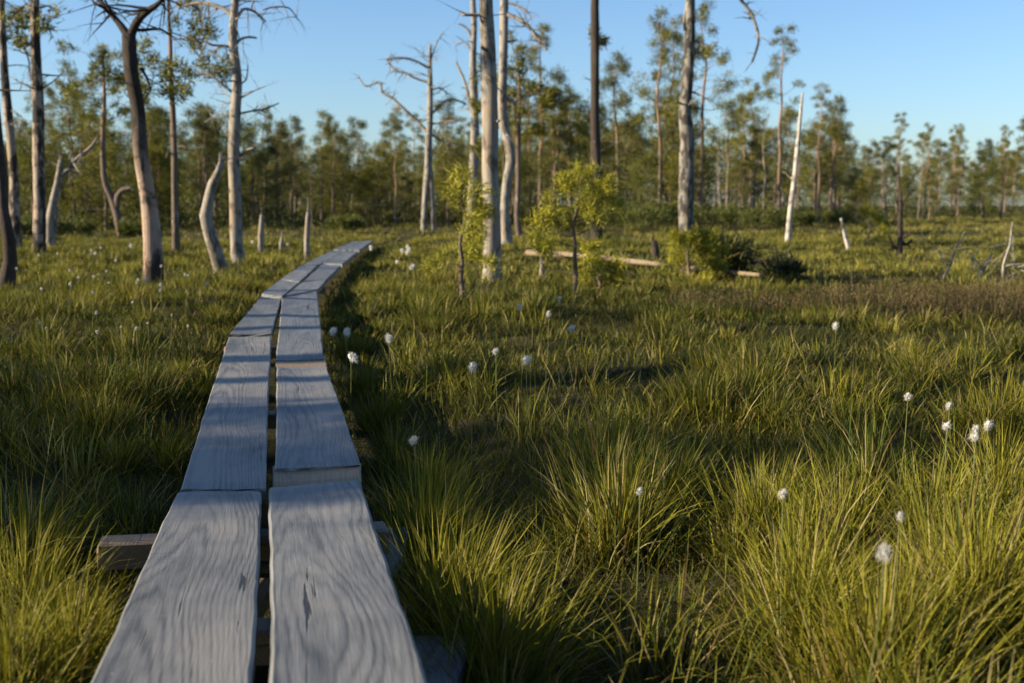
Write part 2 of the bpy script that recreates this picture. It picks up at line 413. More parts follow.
for a in [(452,655,900,.13,.46,.45,.7,.8), (500,700,800,.14,.42,.5,.8,.7), (430,575,700,.11,.44,.4,.5,.85), (425,520,600,.10,.38,.4,.5,.8),
          (395,470,380,.08,.30,.4,.5,.7), (380,430,380,.09,.30,.4,.5,.6), (362,395,350,.10,.3,.4,.4,.6), (345,360,300,.1,.28,.4,.3,.6),
          (25,640,800,.15,.36,.5,.2,.85), (70,690,700,.12,.30,.5,.1,.9), (10,720,700,.15,.34,.4,.3,.85), (95,640,420,.08,.20,.5,-.2,.8), (120,470,300,.07,.22,.5,.3,.75), (168,470,260,.09,.26,1.0,1.3,.95), (205,400,160,.08,.22,.9,1.2,.9),
          (880,700,900,.16,.42,.4,.2,.9), (800,650,700,.13,.40,.4,.1,.8), (980,640,800,.15,.40,.4,.2,.9), (930,560,600,.14,.38,.4,.1,.8),
          (840,560,500,.12,.36,.4,.1,.75), (1000,520,600,.13,.38,.4,.2,.85), (760,545,500,.12,.36,.4,0,.7), (650,520,400,.10,.34,.4,0,.6)]:
    tussock(*a)
V, Q, T, K = join(parts)
print('grass verts', len(V), 'quads', len(Q))
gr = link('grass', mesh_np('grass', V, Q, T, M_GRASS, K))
tag(gr, 'yellow green bog grass and sedge growing in tussocks over the open bog', 'grass', kind='stuff')

# heather-like dwarf shrub ground
def heather():
    n = 60000
    x = rng.uniform(-1.5, 11, n); y = rng.uniform(7.4, 13.5, n)
    k = in_heather(x, y) & (np.abs(path_dist(x, y)) > .6); x, y = x[k], y[k]; N = len(x)
    az = rng.uniform(0, 2*math.pi, N); le = np.abs(rng.normal(.35, .3, N)); L = rng.uniform(.10, .27, N)
    s = rng.uniform(size=N)[:, None]
    col = np.where(s < .45, np.array([.085, .058, .030]), np.where(s < .7, np.array([.15, .105, .055]), np.array([.075, .08, .022])))*rng.uniform(.6, 1.3, (N, 1))
    A = blade_arrays(x, y, H(x, y)-.01, az, le, rng.normal(.2, .3, N), L, rng.uniform(.004, .008, N), 2, col)
    # small leaves up the twigs
    m = 3*N; i = np.repeat(np.arange(N), 3); t = rng.uniform(.35, 1, m)
    lx = x[i]+np.cos(az[i])*np.sin(le[i])*L[i]*t; ly = y[i]+np.sin(az[i])*np.sin(le[i])*L[i]*t; lz = H(x[i], y[i])+np.cos(le[i])*L[i]*t
    B = blade_arrays(lx, ly, lz, rng.uniform(0, 6.28, m), rng.uniform(.3, 1.5, m), np.zeros(m), rng.uniform(.015, .035, m), rng.uniform(.006, .012, m), 1, col[i]*rng.uniform(.7, 1.4, (m, 1)))
    v, q, t_, c = join([A, B])
    tag(link('heather', mesh_np('heather', v, q, t_, M_TWIG, c)), 'brown twiggy heather carpet across the right middle of the bog', 'heather', kind='stuff')
heather()

# ------------------------------------------------------------------ boardwalk
walk = empty('boardwalk', (-.47, 2, .12), 'narrow twin plank boardwalk of weathered grey boards winding into the bog', 'boardwalk')
def wz(px, py, dz=0):
    z = .25
    for _ in range(8):
        q = at_z(px, py, z+dz); z = top_z(q.y)
    return at_z(px, py, z+dz)
def plank(name, a, b, c, d, mat, th=.045, rag=.0018, label=None):
    """a,b = near left/right corners, c,d = far left/right corners on the top face"""
    Ln = ((c-a).length+(d-b).length)/2; n = max(6, int(Ln/.07)); Wd = (b-a).length
    sec = [(0, -th), (0, -.006), (.006/Wd, 0)]+[(s, 0) for s in (.15, .3, .5, .7, .85)]+[(1-.006/Wd, 0), (1, -.006), (1, -th)]
    m = len(sec); ph = random.uniform(0, 9); V = []; UV = []
    cup = random.uniform(.001, .004)
    for i in range(n+1):
        t = i/n; l = a.lerp(c, t); r = b.lerp(d, t); v = t*Ln
        el = rag*(math.sin(v*3.1+ph)+.6*math.sin(v*9.7+ph*2)+.5*math.sin(v*23+ph)); er = rag*(math.sin(v*2.7+ph*3)+.6*math.sin(v*11+ph)+.5*math.sin(v*27+2*ph))
        ax = (r-l).normalized(); l = l+ax*el; r = r+ax*er
        for (s, z) in sec:
            p = l.lerp(r, s); zz = z
            if z == 0: zz += -cup*4*s*(1-s)+.0015*math.sin(v*5+s*4+ph)
            if (i == 0 or i == n) and z > -th: zz -= .004
            al = (l-r).cross(Vector((0, 0, 1))).normalized()
            jag = (random.uniform(-.006, .006) if i in (0, n) else 0)
            V.append((p.x+al.x*jag, p.y+al.y*jag, p.z+zz)); UV.append((s*Wd-Wd/2+(z if s in (0, 1) else 0), v))
    Q = []
    for i in range(n):
        for j in range(m):
            j2 = (j+1) % m
            Q.append((i*m+j, i*m+j2, (i+1)*m+j2, (i+1)*m+j))
    T = []
    for base, flip in ((0, 1), (n*m, 0)):
        for j in range(1, m-1):
            T.append((base, base+j+1, base+j) if flip else (base, base+j, base+j+1))
    V = np.array(V)-np.array(walk.location)
    o = link(name, mesh_np(name, V, np.array(Q), np.array(T), mat, uv=UV), walk)
    if label: o['label'] = label
    return o
def pk(name, pts, mat=M_PLANK, dz=0, **k):
    q = [wz(x, y, dz) if not isinstance(x, Vector) else x for (x, y) in pts]
    return plank(name, *q, mat, **k)
# near pair, running out of the frame towards the viewer
def back(pn, pf, m): return pn+(pn-pf).normalized()*m
fl, fr = wz(178, 490), wz(262, 490); nl, nr = wz(88, 683), wz(252, 683)
plank('plank', back(nl, fl, 1.3), back(nr, fr, 1.3), fl, fr, M_PLANK)
fl2, fr2 = wz(269, 486), wz(360, 479); nl2, nr2 = wz(270, 683), wz(428, 683)
plank('plank', back(nl2, fl2, 1.5), back(nr2, fr2, 1.5), fl2, fr2, M_PLANK)
pk('plank', [(180,488),(265,487),(229,336),(271,336)], rag=.0015)
pk('plank', [(275,467),(361,463),(277,366),(326,365)], rag=.0015)
pk('plank', [(230,333),(272,333),(261,296),(281,298)])
pk('plank', [(276,359),(324,358),(282,297.5),(317,290.5)])
pk('plank', [(262,293),(282,296),(281,279),(299,282)])
pk('plank', [(281.5,278.5),(299.5,281.5),(299,267),(317.5,265)])
pk('plank', [(286,295),(318,289),(303,281.5),(326,279.5)])
pk('plank', [(303.5,281),(326.5,279),(322,264),(341,265)])
pk('plank', [(300,266),(320,264),(333,250),(344,251)])
pk('plank', [(322,263),(342,264),(346,250),(358,251)])
pk('plank', [(334,249),(345,250),(353,241.5),(362,241.5)])
pk('plank', [(347,249),(359,250),(363.5,241),(373,240.5)])
# cross bearers: below the deck, showing where boards end
pk('sleeper', [(273,485),(362,480),(273,464),(361,461)], M_OLD, dz=-.012, th=.075, label='brown cross block showing between two grey planks')
pk('sleeper', [(275,367),(327,366),(276,356),(325,355)], M_OLD, dz=-.010, th=.075)
def bearer(px, py, hw_l, hw_r, dz=-.047, depth=.10, mat=M_OLD):
    c = wz(px, py); i = int(np.argmin(np.abs(PY-c.y))); i = min(max(i, 1), len(PY)-2)
    t = Vector((PX[i+1]-PX[i-1], PY[i+1]-PY[i-1], 0)).normalized(); s = Vector((t.y, -t.x, 0))
    z = Vector((0, 0, dz)); a = c+z-s*hw_l; b = c+z+s*hw_r
    plank('sleeper', a-t*depth*.5, b-t*depth*.5, a+t*depth*.5, b+t*depth*.5, mat, th=.07)
bearer(266,507,.455,.34,-.07,.11); bearer(271,338,.27,.28); bearer(284,298,.24,.24); bearer(301,282,.24,.24); bearer(319,266,.22,.22); bearer(344,251,.22,.22); bearer(268,600,.28,.28)
bearer(272,400,.26,.28)
# older, lower boards rotting beside and under the deck
zl = Vector((0, 0, -.135))
def old(x0, x1, y0, y1, mat=M_PLANK, dz=-.125):
    q = [Vector((x, y, top_z(y)+dz)) for (x, y) in ((x0, y0), (x1, y0), (x0, y1), (x1, y1))]
    plank('old_plank', *q, mat, th=.035, rag=.008)
c0 = wz(428,683).x; l0 = wz(88,683).x
old(c0-.10, c0+.02, 1.2, 2.62, M_PLANK, -.19); old(-.42, -.32, 2.8, 3.6, M_PLANK, -.16)
old(l0-.08, l0+.10, 1.2, 2.9, M_OLD)

# ------------------------------------------------------------------ wood: tubes and branches
class TB:
    def __init__(s): s.V = []; s.Q = []; s.T = []
    def tube(s, pts, rad, sides=8, cap=True, rough=0, flare=0):
        o = len(s.V); n = len(pts); prev = None
        for i, p in enumerate(pts):
            t = (pts[min(i+1, n-1)]-pts[max(i-1, 0)]).normalized()
            ref = prev if prev is not None else (Vector((1, 0, 0)) if abs(t.x) < .9 else Vector((0, 0, 1)))
            a = (ref-t*ref.dot(t)); a = a.normalized() if a.length > 1e-6 else t.orthogonal().normalized()
            prev = a; b = t.cross(a)
            for k in range(sides):
                th = 2*math.pi*k/sides; r = rad[i]
                if rough: r *= 1+rough*(math.sin(3*th+i*.7)*.5+math.sin(2*th-i*.31+1)*.6+random.uniform(-.35, .35))
                q = p+a*(math.cos(th)*r)+b*(math.sin(th)*r); s.V.append(tuple(q))
        for i in range(n-1):
            for k in range(sides):
                k2 = (k+1) % sides
                s.Q.append((o+i*sides+k, o+i*sides+k2, o+(i+1)*sides+k2, o+(i+1)*sides+k))
        if cap:
            for e, sgn in ((0, -1), (n-1, 1)):
                c = len(s.V); s.V.append(tuple(pts[e]))
                for k in range(sides):
                    k2 = (k+1) % sides; x, y = o+e*sides+k, o+e*sides+k2
                    s.T.append((c, x, y) if sgn > 0 else (c, y, x))
    def mesh(s, name, mat, org=(0, 0, 0)):
        V = np.array(s.V)-np.array(org)
        return mesh_np(name, V, np.array(s.Q, int).reshape(-1, 4), np.array(s.T, int).reshape(-1, 3) if s.T else None, mat, smooth=True)
def smooth_path(P, step):
    """Catmull-Rom through (Vector, radius) pairs"""
    out = []; rad = []
    for i in range(len(P)-1):
        p0 = P[max(i-1, 0)]; p1 = P[i]; p2 = P[i+1]; p3 = P[min(i+2, len(P)-1)]
        n = max(1, int((p2[0]-p1[0]).length/step))
        for k in range(n):
            t = k/n
            q = .5*((2*p1[0])+(p2[0]-p0[0])*t+(2*p0[0]-5*p1[0]+4*p2[0]-p3[0])*t*t+(3*p1[0]-p0[0]-3*p2[0]+p3[0])*t**3)
            out.append(q); rad.append(p1[1]*(1-t)+p2[1]*t)
    out.append(P[-1][0]); rad.append(P[-1][1])
    return out, rad
def grow(tb, p, d, L, r, lvl=0, curl=.35, droop=0., sides=5, fork=.9, tips=None, step=None):
    n = max(4, int(L/(step or .12))); pts = [p.copy()]; rad = [r]; d = d.normalized(); q = p.copy()
    for i in range(n):
        d = (d+Vector((random.gauss(0, curl), random.gauss(0, curl), random.gauss(0, curl)-droop))*.5*(L/n)/.12*.6).normalized()
        q = q+d*(L/n); pts.append(q.copy()); rad.append(max(r*(1-(i+1)/n)**.8, r*.12, .0015))
        if tips is not None and i > n*.6: tips.append((q.copy(), d.copy()))
        if lvl < 2 and i > 0 and random.random() < fork*(2.6/n if lvl == 0 else 1.8/n)*1.6:
            sd = (d+Vector((random.gauss(0, .7), random.gauss(0, .7), random.gauss(0, .5)))).normalized()
            grow(tb, q, sd, L*(1-i/n)*random.uniform(.4, .9)+.05, rad[-1]*.65, lvl+1, curl, droop, max(3, sides-1), fork, tips, step)
    tb.tube(pts, rad, sides, cap=False)
def needles_at(tips, per, Ln, wn, spread, col, jit=.05):
    """bundles of needles: thin triangles radiating round each shoot"""
    if not tips: tips = [(Vector((0, 0, 0)), Vector((0, 0, 1)))]
    B = np.array([tuple(p) for p, _ in tips]); D = np.array([tuple(d) for _, d in tips])
    i = np.repeat(np.arange(len(B)), per); N = len(i)
    d = D[i]*.8+rng.normal(0, spread, (N, 3))+np.array([0, 0, .25]); d /= np.linalg.norm(d, axis=1)[:, None]
    b = B[i]+rng.normal(0, jit, (N, 3)); pv = np.cross(d, rng.normal(size=(N, 3))); pv /= np.linalg.norm(pv, axis=1)[:, None]
    L = rng.uniform(.6, 1.2, (N, 1))*Ln; wv = pv*wn*.5
    V = np.stack([b-wv, b+wv, b+d*L], 1).reshape(-1, 3); T = np.arange(3*N).reshape(-1, 3)
    tn = rng.uniform(.65, 1.35, (len(B), 1))[i]*rng.uniform(.75, 1.25, (N, 1)); hue = rng.uniform(0, 1, (len(B), 1))[i]
    c = (np.array(col[0])*(1-hue)+np.array(col[1])*hue)*tn
    return V, T, np.repeat(c, 3, 0)
PINE_COL = ((.065, .075, .012), (.18, .158, .020)); YOUNG_COL = ((.17, .175, .02), (.31, .275, .03)); DULL_COL = ((.06, .07, .022), (.13, .12, .035))

def pine_meshes(h, r0, c0, nb, blen, seed, per=7, Ln=.13, wn=.03, col=PINE_COL, mat=M_BARK, wob=.05, topflat=.5, lean=0., sides=7, fork=1.1, spread=.55, deadlow=.5, jit=.06):
    """a pine at the origin: trunk mesh (with its limbs) and crown mesh"""
    random.seed(seed); P = []
    for k in range(9):
        t = k/8; P.append((Vector((random.gauss(0, wob)*t+lean*t*h, random.gauss(0, wob)*t, h*t-.05)), r0*(1-t)**.75*(1+.5*max(0, 1-t*18))+.006))
    pts, rad = smooth_path(P, h/28); tb = TB(); tb.tube(pts, rad, sides, rough=.08)
    tips = []
    for k in range(nb):
        t = c0+(1-c0)*(k+random.random())/nb; i = min(len(pts)-2, int(t*(len(pts)-1))); s = (t-c0)/(1-c0)
        a = random.uniform(0, 2*math.pi); L = blen*(1-s*.72)*random.uniform(.55, 1.15)*(.6+.4*min(1, s*4))
        d = Vector((math.cos(a), math.sin(a), random.uniform(-.15, .25)+.5*s))
        grow(tb, pts[i], d, L, max(.004, rad[i]*.33), 0, .30, -.12, 4, fork, tips, .22)
    for k in range(int(nb*deadlow)):
        t = random.uniform(.25, c0+.1); i = min(len(pts)-2, int(t*(len(pts)-1))); a = random.uniform(0, 6.28)
        grow(tb, pts[i], Vector((math.cos(a), math.sin(a), random.uniform(-.3, .3))), random.uniform(.2, .8)*blen*.7, .008, 0, .4, .1, 3, .5, None, .2)
    tips.append((pts[-1], Vector((0, 0, 1))))
    V, T, c = needles_at(tips, per, Ln, wn, spread, col, jit)
    return tb.mesh('trunk', mat), mesh_np('crown', V, None, T, M_NEEDLE, c), tips

# ------------------------------------------------------------------ the traced standing trees
def traced(name, label, cat, px, depth_px=None, y=None, mat=M_DEAD, ext=None, ext_h=0, branches=(), auto=0, auto_rng=(.3, 1.), auto_len=(.3, 1.), group=None, sides=14, jag=False, live=0, wob=.03, flare=1.25, droop=.05, live_col=PINE_COL):
    if flare == 1.25: flare = 1.05
    """px: list of (x, y, width_px) from the foot up. A real trunk at one distance, round in section."""
    g = ground_at(px[0][0], px[0][1]) if y is None else at_y(px[0][0], px[0][1], y)
    Y = g.y; random.seed(int(px[0][0]*7+px[0][1])); root = empty(name, (g.x, Y, Hf(g.x, Y)), label, cat, group)
    sc = Y/F; P = [(Vector((g.x, Y, Hf(g.x, Y)-.15)), px[0][2]*sc*.5*flare*1.05)]
    for i, (x, yy, wd) in enumerate(px):
        q = at_y(x, yy, Y)
        if i: q.y += random.gauss(0, wob)
        else: q.z = max(q.z, Hf(g.x, Y))+.03
        P.append((q, wd*sc*.5*(flare if i == 0 else 1)))
    if ext_h:                                  # the trunk goes on above the frame
        q, r = P[-1]; d = (P[-1][0]-P[-2][0]).normalized(); m = 5
        for k in range(1, m+1):
            d = (d+Vector((random.gauss(0, .06), random.gauss(0, .06), .15))).normalized()
            q = q+d*ext_h/m; P.append((q, max(.01, r*(1-k/m*.88))))
    pts, rad = smooth_path(P, .14); tb = TB(); tb.tube(pts, rad, sides, rough=.07)
    if jag:                                    # broken, splintered top
        for k in range(5):
            a = random.uniform(0, 6.28); p = pts[-1]+Vector((math.cos(a), math.sin(a), 0))*rad[-1]*.5
            tb.tube([p-Vector((0, 0, .08)), p+Vector((random.gauss(0, .01), 0, random.uniform(.04, .16)))], [rad[-1]*.45, .003], 4)
    org = root.location; mt = tb.mesh('trunk', mat, org); link('trunk', mt, root)
    tips = []
    for br in branches:                        # traced limbs: (list of (x,y,width), push in depth)
        pl, push = br[0], br[1]; n = len(pl); q = []
        for i, (x, yy, wd) in enumerate(pl):
            v = at_y(x, yy, Y+push*i/(n-1)); q.append((v, max(.003, wd*sc*.39)))
        bp, brd = smooth_path(q, .06); b = TB(); b.tube(bp, brd, 7, rough=.08)
        nt = (br[2] if len(br) > 2 else 4)*3
        for k in range(nt):
            i = random.randrange(len(bp)//3, len(bp)); d = Vector((random.gauss(0, 1), random.gauss(0, 1), random.gauss(0, .8)))
            grow(b, bp[i], d, random.uniform(.12, .7), max(.007, brd[i]*.5), 1, .4, .1, 4, .9, None, .07)
        if len(br) > 3: tips += [(bp[-1]+Vector((random.gauss(0, .08),)*3), Vector((random.gauss(0, 1), random.gauss(0, 1), .5))) for _ in range(br[3])]
        link('branch', b.mesh('branch', mat, org), root)
    zmax = pts[-1].z; zmin = pts[0].z
    for k in range(auto):
        t = random.uniform(*auto_rng); i = min(len(pts)-2, int(t*(len(pts)-1)))
        a = random.uniform(0, 6.28); d = Vector((math.cos(a), math.sin(a)*.7, random.uniform(-.25, .5))); b = TB()
        tp = [] if live else None
        grow(b, pts[i], d, random.uniform(*auto_len), max(.016 if live else .009, rad[i]*.25), 0, .32, droop, 5, 1., tp, .10)
        if tp and t > .55: tips += tp
        link('branch', b.mesh('branch', mat, org), root)
    if live and ext_h:
        zt = [i for i, p in enumerate(pts) if p.z > P[len(px)][0].z+.1]
        for k in range(live):
            i = random.choice(zt); a = random.uniform(0, 6.28); b = TB()
            grow(b, pts[i], Vector((math.cos(a), math.sin(a), random.uniform(0, .5))), random.uniform(.5, 1.3), .014, 0, .3, -.1, 4, 1.1, tips, .15)
            link('branch', b.mesh('branch', mat, org), root)
    if live and not ext_h:
        for k in range(44):
            i = random.randrange(int(len(pts)*.6), len(pts)); t = (i/len(pts)-.6)/.4; a = random.uniform(0, 6.28); rr = random.uniform(.15, .75)*(1-t)+.05
            b = TB(); e = pts[i]+Vector((math.cos(a)*rr, math.sin(a)*rr, random.uniform(.0, .25))); mid = (pts[i]+e)/2+Vector((0, 0, -.04))
            b.tube([pts[i], mid, e], [.012, .009, .004], 4, cap=False)
            if k < 20: link('branch', b.mesh('branch', mat, org), root)
            if k < 20 or t > .6: tips += [(e+Vector((random.gauss(0, .07),)*3), Vector((math.cos(a), math.sin(a), .8))) for _ in range(3)]
    if tips:
        V, T, c = needles_at(tips, 15, .15, .036, .6, live_col, .07)
        link('crown', mesh_np('crown', V-np.array(org), None, T, M_NEEDLE, c), root)
    return root

traced('dead_pine', 'forked pine with dark upper bark and a bare pinkish foot, left of the curved snag', 'pine tree',
       [(153,287,19),(153,262,19),(152,232,17),(147,195,15.5),(141,150,15),(137,110,14),(132,70,13.5),(129,35,13)], mat=M_FOOT,
       branches=[([(129,38,12),(118,22,8),(104,6,7),(92,-12,6),(86,-40,4)],.3,5), ([(129,40,11),(137,22,10),(146,12,10),(160,2,6),(172,-18,5),(176,-50,3)],-.3,6),
                 ([(134,30,5),(146,30,4),(160,29,3),(172,36,2)],.2,3), ([(104,8,4),(96,4,3),(90,-2,2)],0,2), ([(141,68,4),(147,78,3),(151,90,2)],.1,2)])
traced('dead_pine', 'tall bleached dead pine with bare side limbs, right of the curved snag', 'pine tree',
       [(238,262,14),(236,245,12),(235,205,12.5),(234,160,12),(235,120,11),(237,80,9),(234,40,8.5),(235,0,7.5)], mat=M_PALE, ext_h=2.2,
       branches=[([(233,16,5),(222,8,5),(208,4,5),(196,3,4),(178,8,2.5)],.3,5), ([(235,50,3.5),(226,46,3),(212,45,3),(206,42,2)],-.2,4),
                 ([(232,92,3.5),(224,86,3.5),(213,77,3),(205,73,2.5),(197,72,2)],.1,2), ([(237,42,4),(243,38,3),(250,37,3),(257,38,2)],.1,1),
                 ([(236,20,4),(244,9,3.5),(255,12,3),(266,22,2)],.3,4), ([(262,10,2),(275,7,2),(289,8,2),(298,20,1.2)],.2,4),
                 ([(239,114,3),(252,111,2.5),(265,109,2.5),(279,103,1.5)],.2,4), ([(238,85,2),(246,80,2),(248,66,1.2)],0,1), ([(233,117,2),(222,114,1.5),(205,122,1)],.1,3),
                 ([(240,156,4),(247,150,4),(256,148,3)],-.1,0), ([(206,44,2.5),(200,55,2),(206,62,1.5)],-.2,3,5)], auto=14, auto_rng=(.35,.8), auto_len=(.15,.7))
traced('snag', 'curved broken snag with a bleached belly beside the boardwalk bend', 'snag',
       [(222,275,14),(217,256,13.5),(211,238,12.5),(206,216,12),(208,200,11),(213,184,9.5),(219,171,7),(221,162,4)], mat=M_PALE, wob=.02, jag=True, branches=[([(218,176,4),(222,166,4),(221,155,2.5)],.05,1)])
traced('pine_tree', 'straight patchy barked pine second from the picture corner, beside the bent dead tree', 'pine tree',
       [(39,256,12.5),(40,220,12),(39,160,11.5),(38,100,10.5),(36,50,9.5),(35,0,9)], mat=M_PATCH, ext_h=2.8, live=9, auto=9, auto_rng=(.3,.75), auto_len=(.25,.8),
       branches=[([(40,28,2.5),(47,27,2),(53,38,1.5)],0,2),([(33,10,3),(24,6,2.5),(14,14,2)],.2,4,8),([(40,8,3),(50,6,2),(60,16,1.2)],.1,2)])
traced('pine_tree', 'dark footed crooked pine cut by the frame edge, nearest on the left', 'pine tree',
       [(5,292,16),(9,262,13),(11,240,12),(5,210,11),(1,180,11),(-4,120,10),(-9,60,9),(-12,0,8)], mat=M_DARKB, ext_h=2.6, live=8, auto=4, auto_rng=(.3,.8), auto_len=(.3,.7))
traced('pine_tree', 'leaning pine with drooping side limb just behind the crooked edge pine', 'pine tree',
       [(17,252,9.5),(15,210,10),(13,170,9),(9,110,8),(5,60,7),(1,0,6.5)], mat=M_PATCH, ext_h=2.6, live=9, auto=8, auto_rng=(.3,.8), auto_len=(.3,.8),
       branches=[([(5,40,2.5),(16,38,2.5),(24,48,2.5),(29,62,2),(30,80,1.5)],-.2,3), ([(7,66,1.5),(18,65,1.2),(28,66,.8)],.1,1)])
traced('dead_tree', 'bent pale dead tree with a long arm reaching right, between two straight pines', 'dead tree',
       [(52,250,8.5),(50,225,8.5),(53,200,8),(58,180,7),(60,160,4)], mat=M_PALE, jag=True,
       branches=[([(57,186,7),(66,172,6),(78,158,5),(90,148,4),(97,138,2)],.3,4), ([(61,176,4),(67,170,3.5),(72,170,2)],0,1), ([(54,238,4),(57,220,3.5),(58,206,3)],.1,0)])
traced('pine_tree', 'crooked pine with a black burl and side stub, in the left middle distance', 'pine tree',
       [(121,236,8),(118,218,8),(112,200,7.5),(105,182,6),(103,160,5),(103,130,4.6),(104,100,4),(103,70,3.2),(103,50,2)], mat=M_BARK, auto=14, auto_rng=(.45,1), auto_len=(.6,1.7), live=1,
       branches=[([(117,208,7),(118,196,8),(123,190,7),(131,188,4)],-.2,2)])
traced('pine_tree', 'slender pine with a sparse ragged crown between the forked pine and the curved snag', 'pine tree',
       [(176,251,8),(176,225,7),(175,190,6.5),(174,150,6),(173,110,5.5),(171,70,4.5),(170,40,4),(169,10,3)], mat=M_BARK, ext_h=1.0, live=3, auto=18, auto_rng=(.42,1), auto_len=(.5,1.5),
       branches=[([(176,148,2.5),(182,146,2.5),(187,149,1.5)],-.2,0), ([(174,155,2.5),(168,153,2.5),(166,158,1.5)],-.2,0)])
# twin trunk and its neighbours
r1 = traced('dead_tree', 'twin stemmed bleached dead tree spreading bare limbs, beyond the boardwalk bend', 'dead tree',
       [(424,231,6.5),(425,200,6),(428,165,7),(429,140,7),(430,110,6),(430,80,5),(430,45,2.5)], mat=M_DEAD,
       branches=[([(433,231,6),(432,200,6.5),(430,168,6)],.02,0), ([(427,132,5),(418,122,4.5),(405,110,4),(392,98,3.5),(382,92,3),(380,82,2.5),(366,86,2),(358,76,1.5)],.5,7),
                 ([(427,82,3.5),(415,78,3),(405,73,3),(395,70,3),(386,59,2)],.3,6), ([(428,68,3),(418,62,3),(404,58,3),(386,59,2)],-.3,5),
                 ([(431,115,3),(442,104,3),(452,99,2.5),(466,104,2)],.3,5), ([(431,124,3),(445,122,3),(458,121,2)],-.3,4), ([(432,135,3),(440,140,2.5),(455,148,2)],0,4),
                 ([(431,60,2),(437,42,1.8),(443,33,1.2)],0,3), ([(432,90,2),(440,88,2),(448,94,1.5)],.2,4)], auto=18, auto_rng=(.45,.97), auto_len=(.3,1.2))
traced('dead_tree', 'grey dead tree with lyre shaped upper limbs just left of the thick bare trunk', 'dead tree',
       [(471,230,9),(472,200,9),(474,160,9),(475,130,9),(474,95,8),(473,60,7),(474,30,6),(473,0,5)], mat=M_DEAD, ext_h=1.5,
       branches=[([(473,118,5),(469,98,4),(464,80,3.5),(456,62,2.5)],.2,4), ([(476,116,4.5),(481,104,3.5),(484,95,2)],.1,2), ([(472,40,3),(468,30,3),(462,25,2.5),(458,24,1.5)],0,1),
                 ([(474,15,3),(466,14,3),(460,14,2)],0,0), ([(470,48,3),(464,42,2),(455,46,1.5)],.2,2)], auto=16, auto_rng=(.3,1), auto_len=(.3,1.1))
traced('dead_pine', 'thick smooth bare trunk standing nearest in the middle of the bog', 'pine tree',
       [(492,284,18.5),(492,262,18),(492,220,17.5),(490,170,17),(490,120,16),(489,80,15.5),(488,50,14.5),(486,0,12.5)], mat=M_PALE, ext_h=2.8, sides=20, wob=.01, flare=1.08,
       branches=[([(489,52,5),(484,49,5),(481,46,4)],-.15,0), ([(494,122,5),(499,121,4)],-.1,0), ([(486,15,4),(474,15,4),(462,15,3)],-.1,1)], auto=0)
traced('dead_tree', 'dead tree with a kinked stem and arching top limb behind the thick bare trunk', 'dead tree',
       [(507,246,12),(506,230,10),(505,205,9),(507,180,9),(511,160,10),(508,140,9),(503,120,9),(503,70,9),(504,30,8.5),(504,0,8)], mat=M_DEAD, ext_h=1.6,
       branches=[([(505,14,6),(516,18,5),(528,26,4.5),(536,36,4),(547,50,2.5)],-.5,7), ([(505,2,3),(516,5,3),(526,10,2),(530,16,1.5)],-.2,3), ([(505,42,3.5),(512,41,3),(518,40,2)],0,1),
                 ([(506,98,3),(512,100,3),(517,106,2)],0,2), ([(506,108,2),(512,106,2),(520,100,1.5)],.1,2)], auto=4, auto_rng=(.3,.9), auto_len=(.3,.7))
traced('pine_tree', 'slim live pine with forked stem close behind the kinked dead tree', 'pine tree',
       [(519,236,6),(517,215,5.5),(518,185,5.5),(518,150,5),(519,110,4),(519,80,3),(518,56,2)], mat=M_BARK, auto=20, auto_rng=(.5,1), auto_len=(.5,1.6), live=1)
traced('pine_tree', 'dark scaly barked straight trunk right of the bright pine sapling', 'pine tree',
       [(597,243,12),(596,215,11),(596,170,10),(595,120,9),(595,60,8.5),(595,0,8)], mat=M_DARKB, ext_h=3.0, live=14, auto=5, auto_rng=(.2,.6), auto_len=(.1,.35), wob=.01)
traced('pine_tree', 'stout pale patched trunk above the low yellow green pine bush', 'pine tree',
       [(688,238,16),(686,215,15.5),(686,180,15),(687,140,14),(685,110,13),(688,70,11.5),(690,30,10.5),(690,0,10)], mat=M_GREYP, ext_h=2.6, live=10,
       branches=[([(692,-40,7),(718,-30,5),(736,-6,4),(750,12,4),(757,30,4),(758,44,3),(752,62,3)],-.4,9),
                 ([(690,60,4),(697,50,4),(700,45,3)],0,1), ([(687,6,4),(684,20,3),(684,30,2)],-.1,0)], auto=8, auto_rng=(.3,.65), auto_len=(.2,.9))
traced('dead_tree', 'thin white leaning dead tree without limbs at the meadow edge', 'dead tree',
       [(788,241,6),(790,215,5.5),(794,180,5),(798,140,4),(802,100,2.4),(803,92,1.6)], mat=M_BIRCH, sides=9, auto=5, auto_rng=(.4,.9), auto_len=(.15,.4))
traced('snag', 'charred narrow snag with pale upturned stubs in the right meadow', 'snag',
       [(899,258,7),(900,240,5),(900,220,4.6),(901,200,3.4),(900,185,2.6),(899,170,1.4)], mat=M_DARKB, jag=True,
       branches=[([(901,238,4),(907,236,4),(911,232,3)],-.1,0), ([(898,250,4),(892,244,3),(888,233,2)],-.1,1), ([(902,205,3),(906,198,2.5),(909,192,1.5)],0,1), ([(900,225,3),(894,220,2.5),(891,224,2)],.1,1), ([(901,240,4),(905,245,4),(912,240,3)],.1,1), ([(900,214,2),(897,205,1.6),(896,196,1)],.1,1), ([(897,256,4),(892,262,4),(890,256,3)],-.1,1)], auto=3, auto_rng=(.5,.9), auto_len=(.1,.3))
traced('dead_branch', 'short pale leaning stick in the meadow left of the charred snag', 'stick', [(848,251,4),(845,235,4),(841,218,3)], mat=M_BIRCH, sides=8, wob=.01)
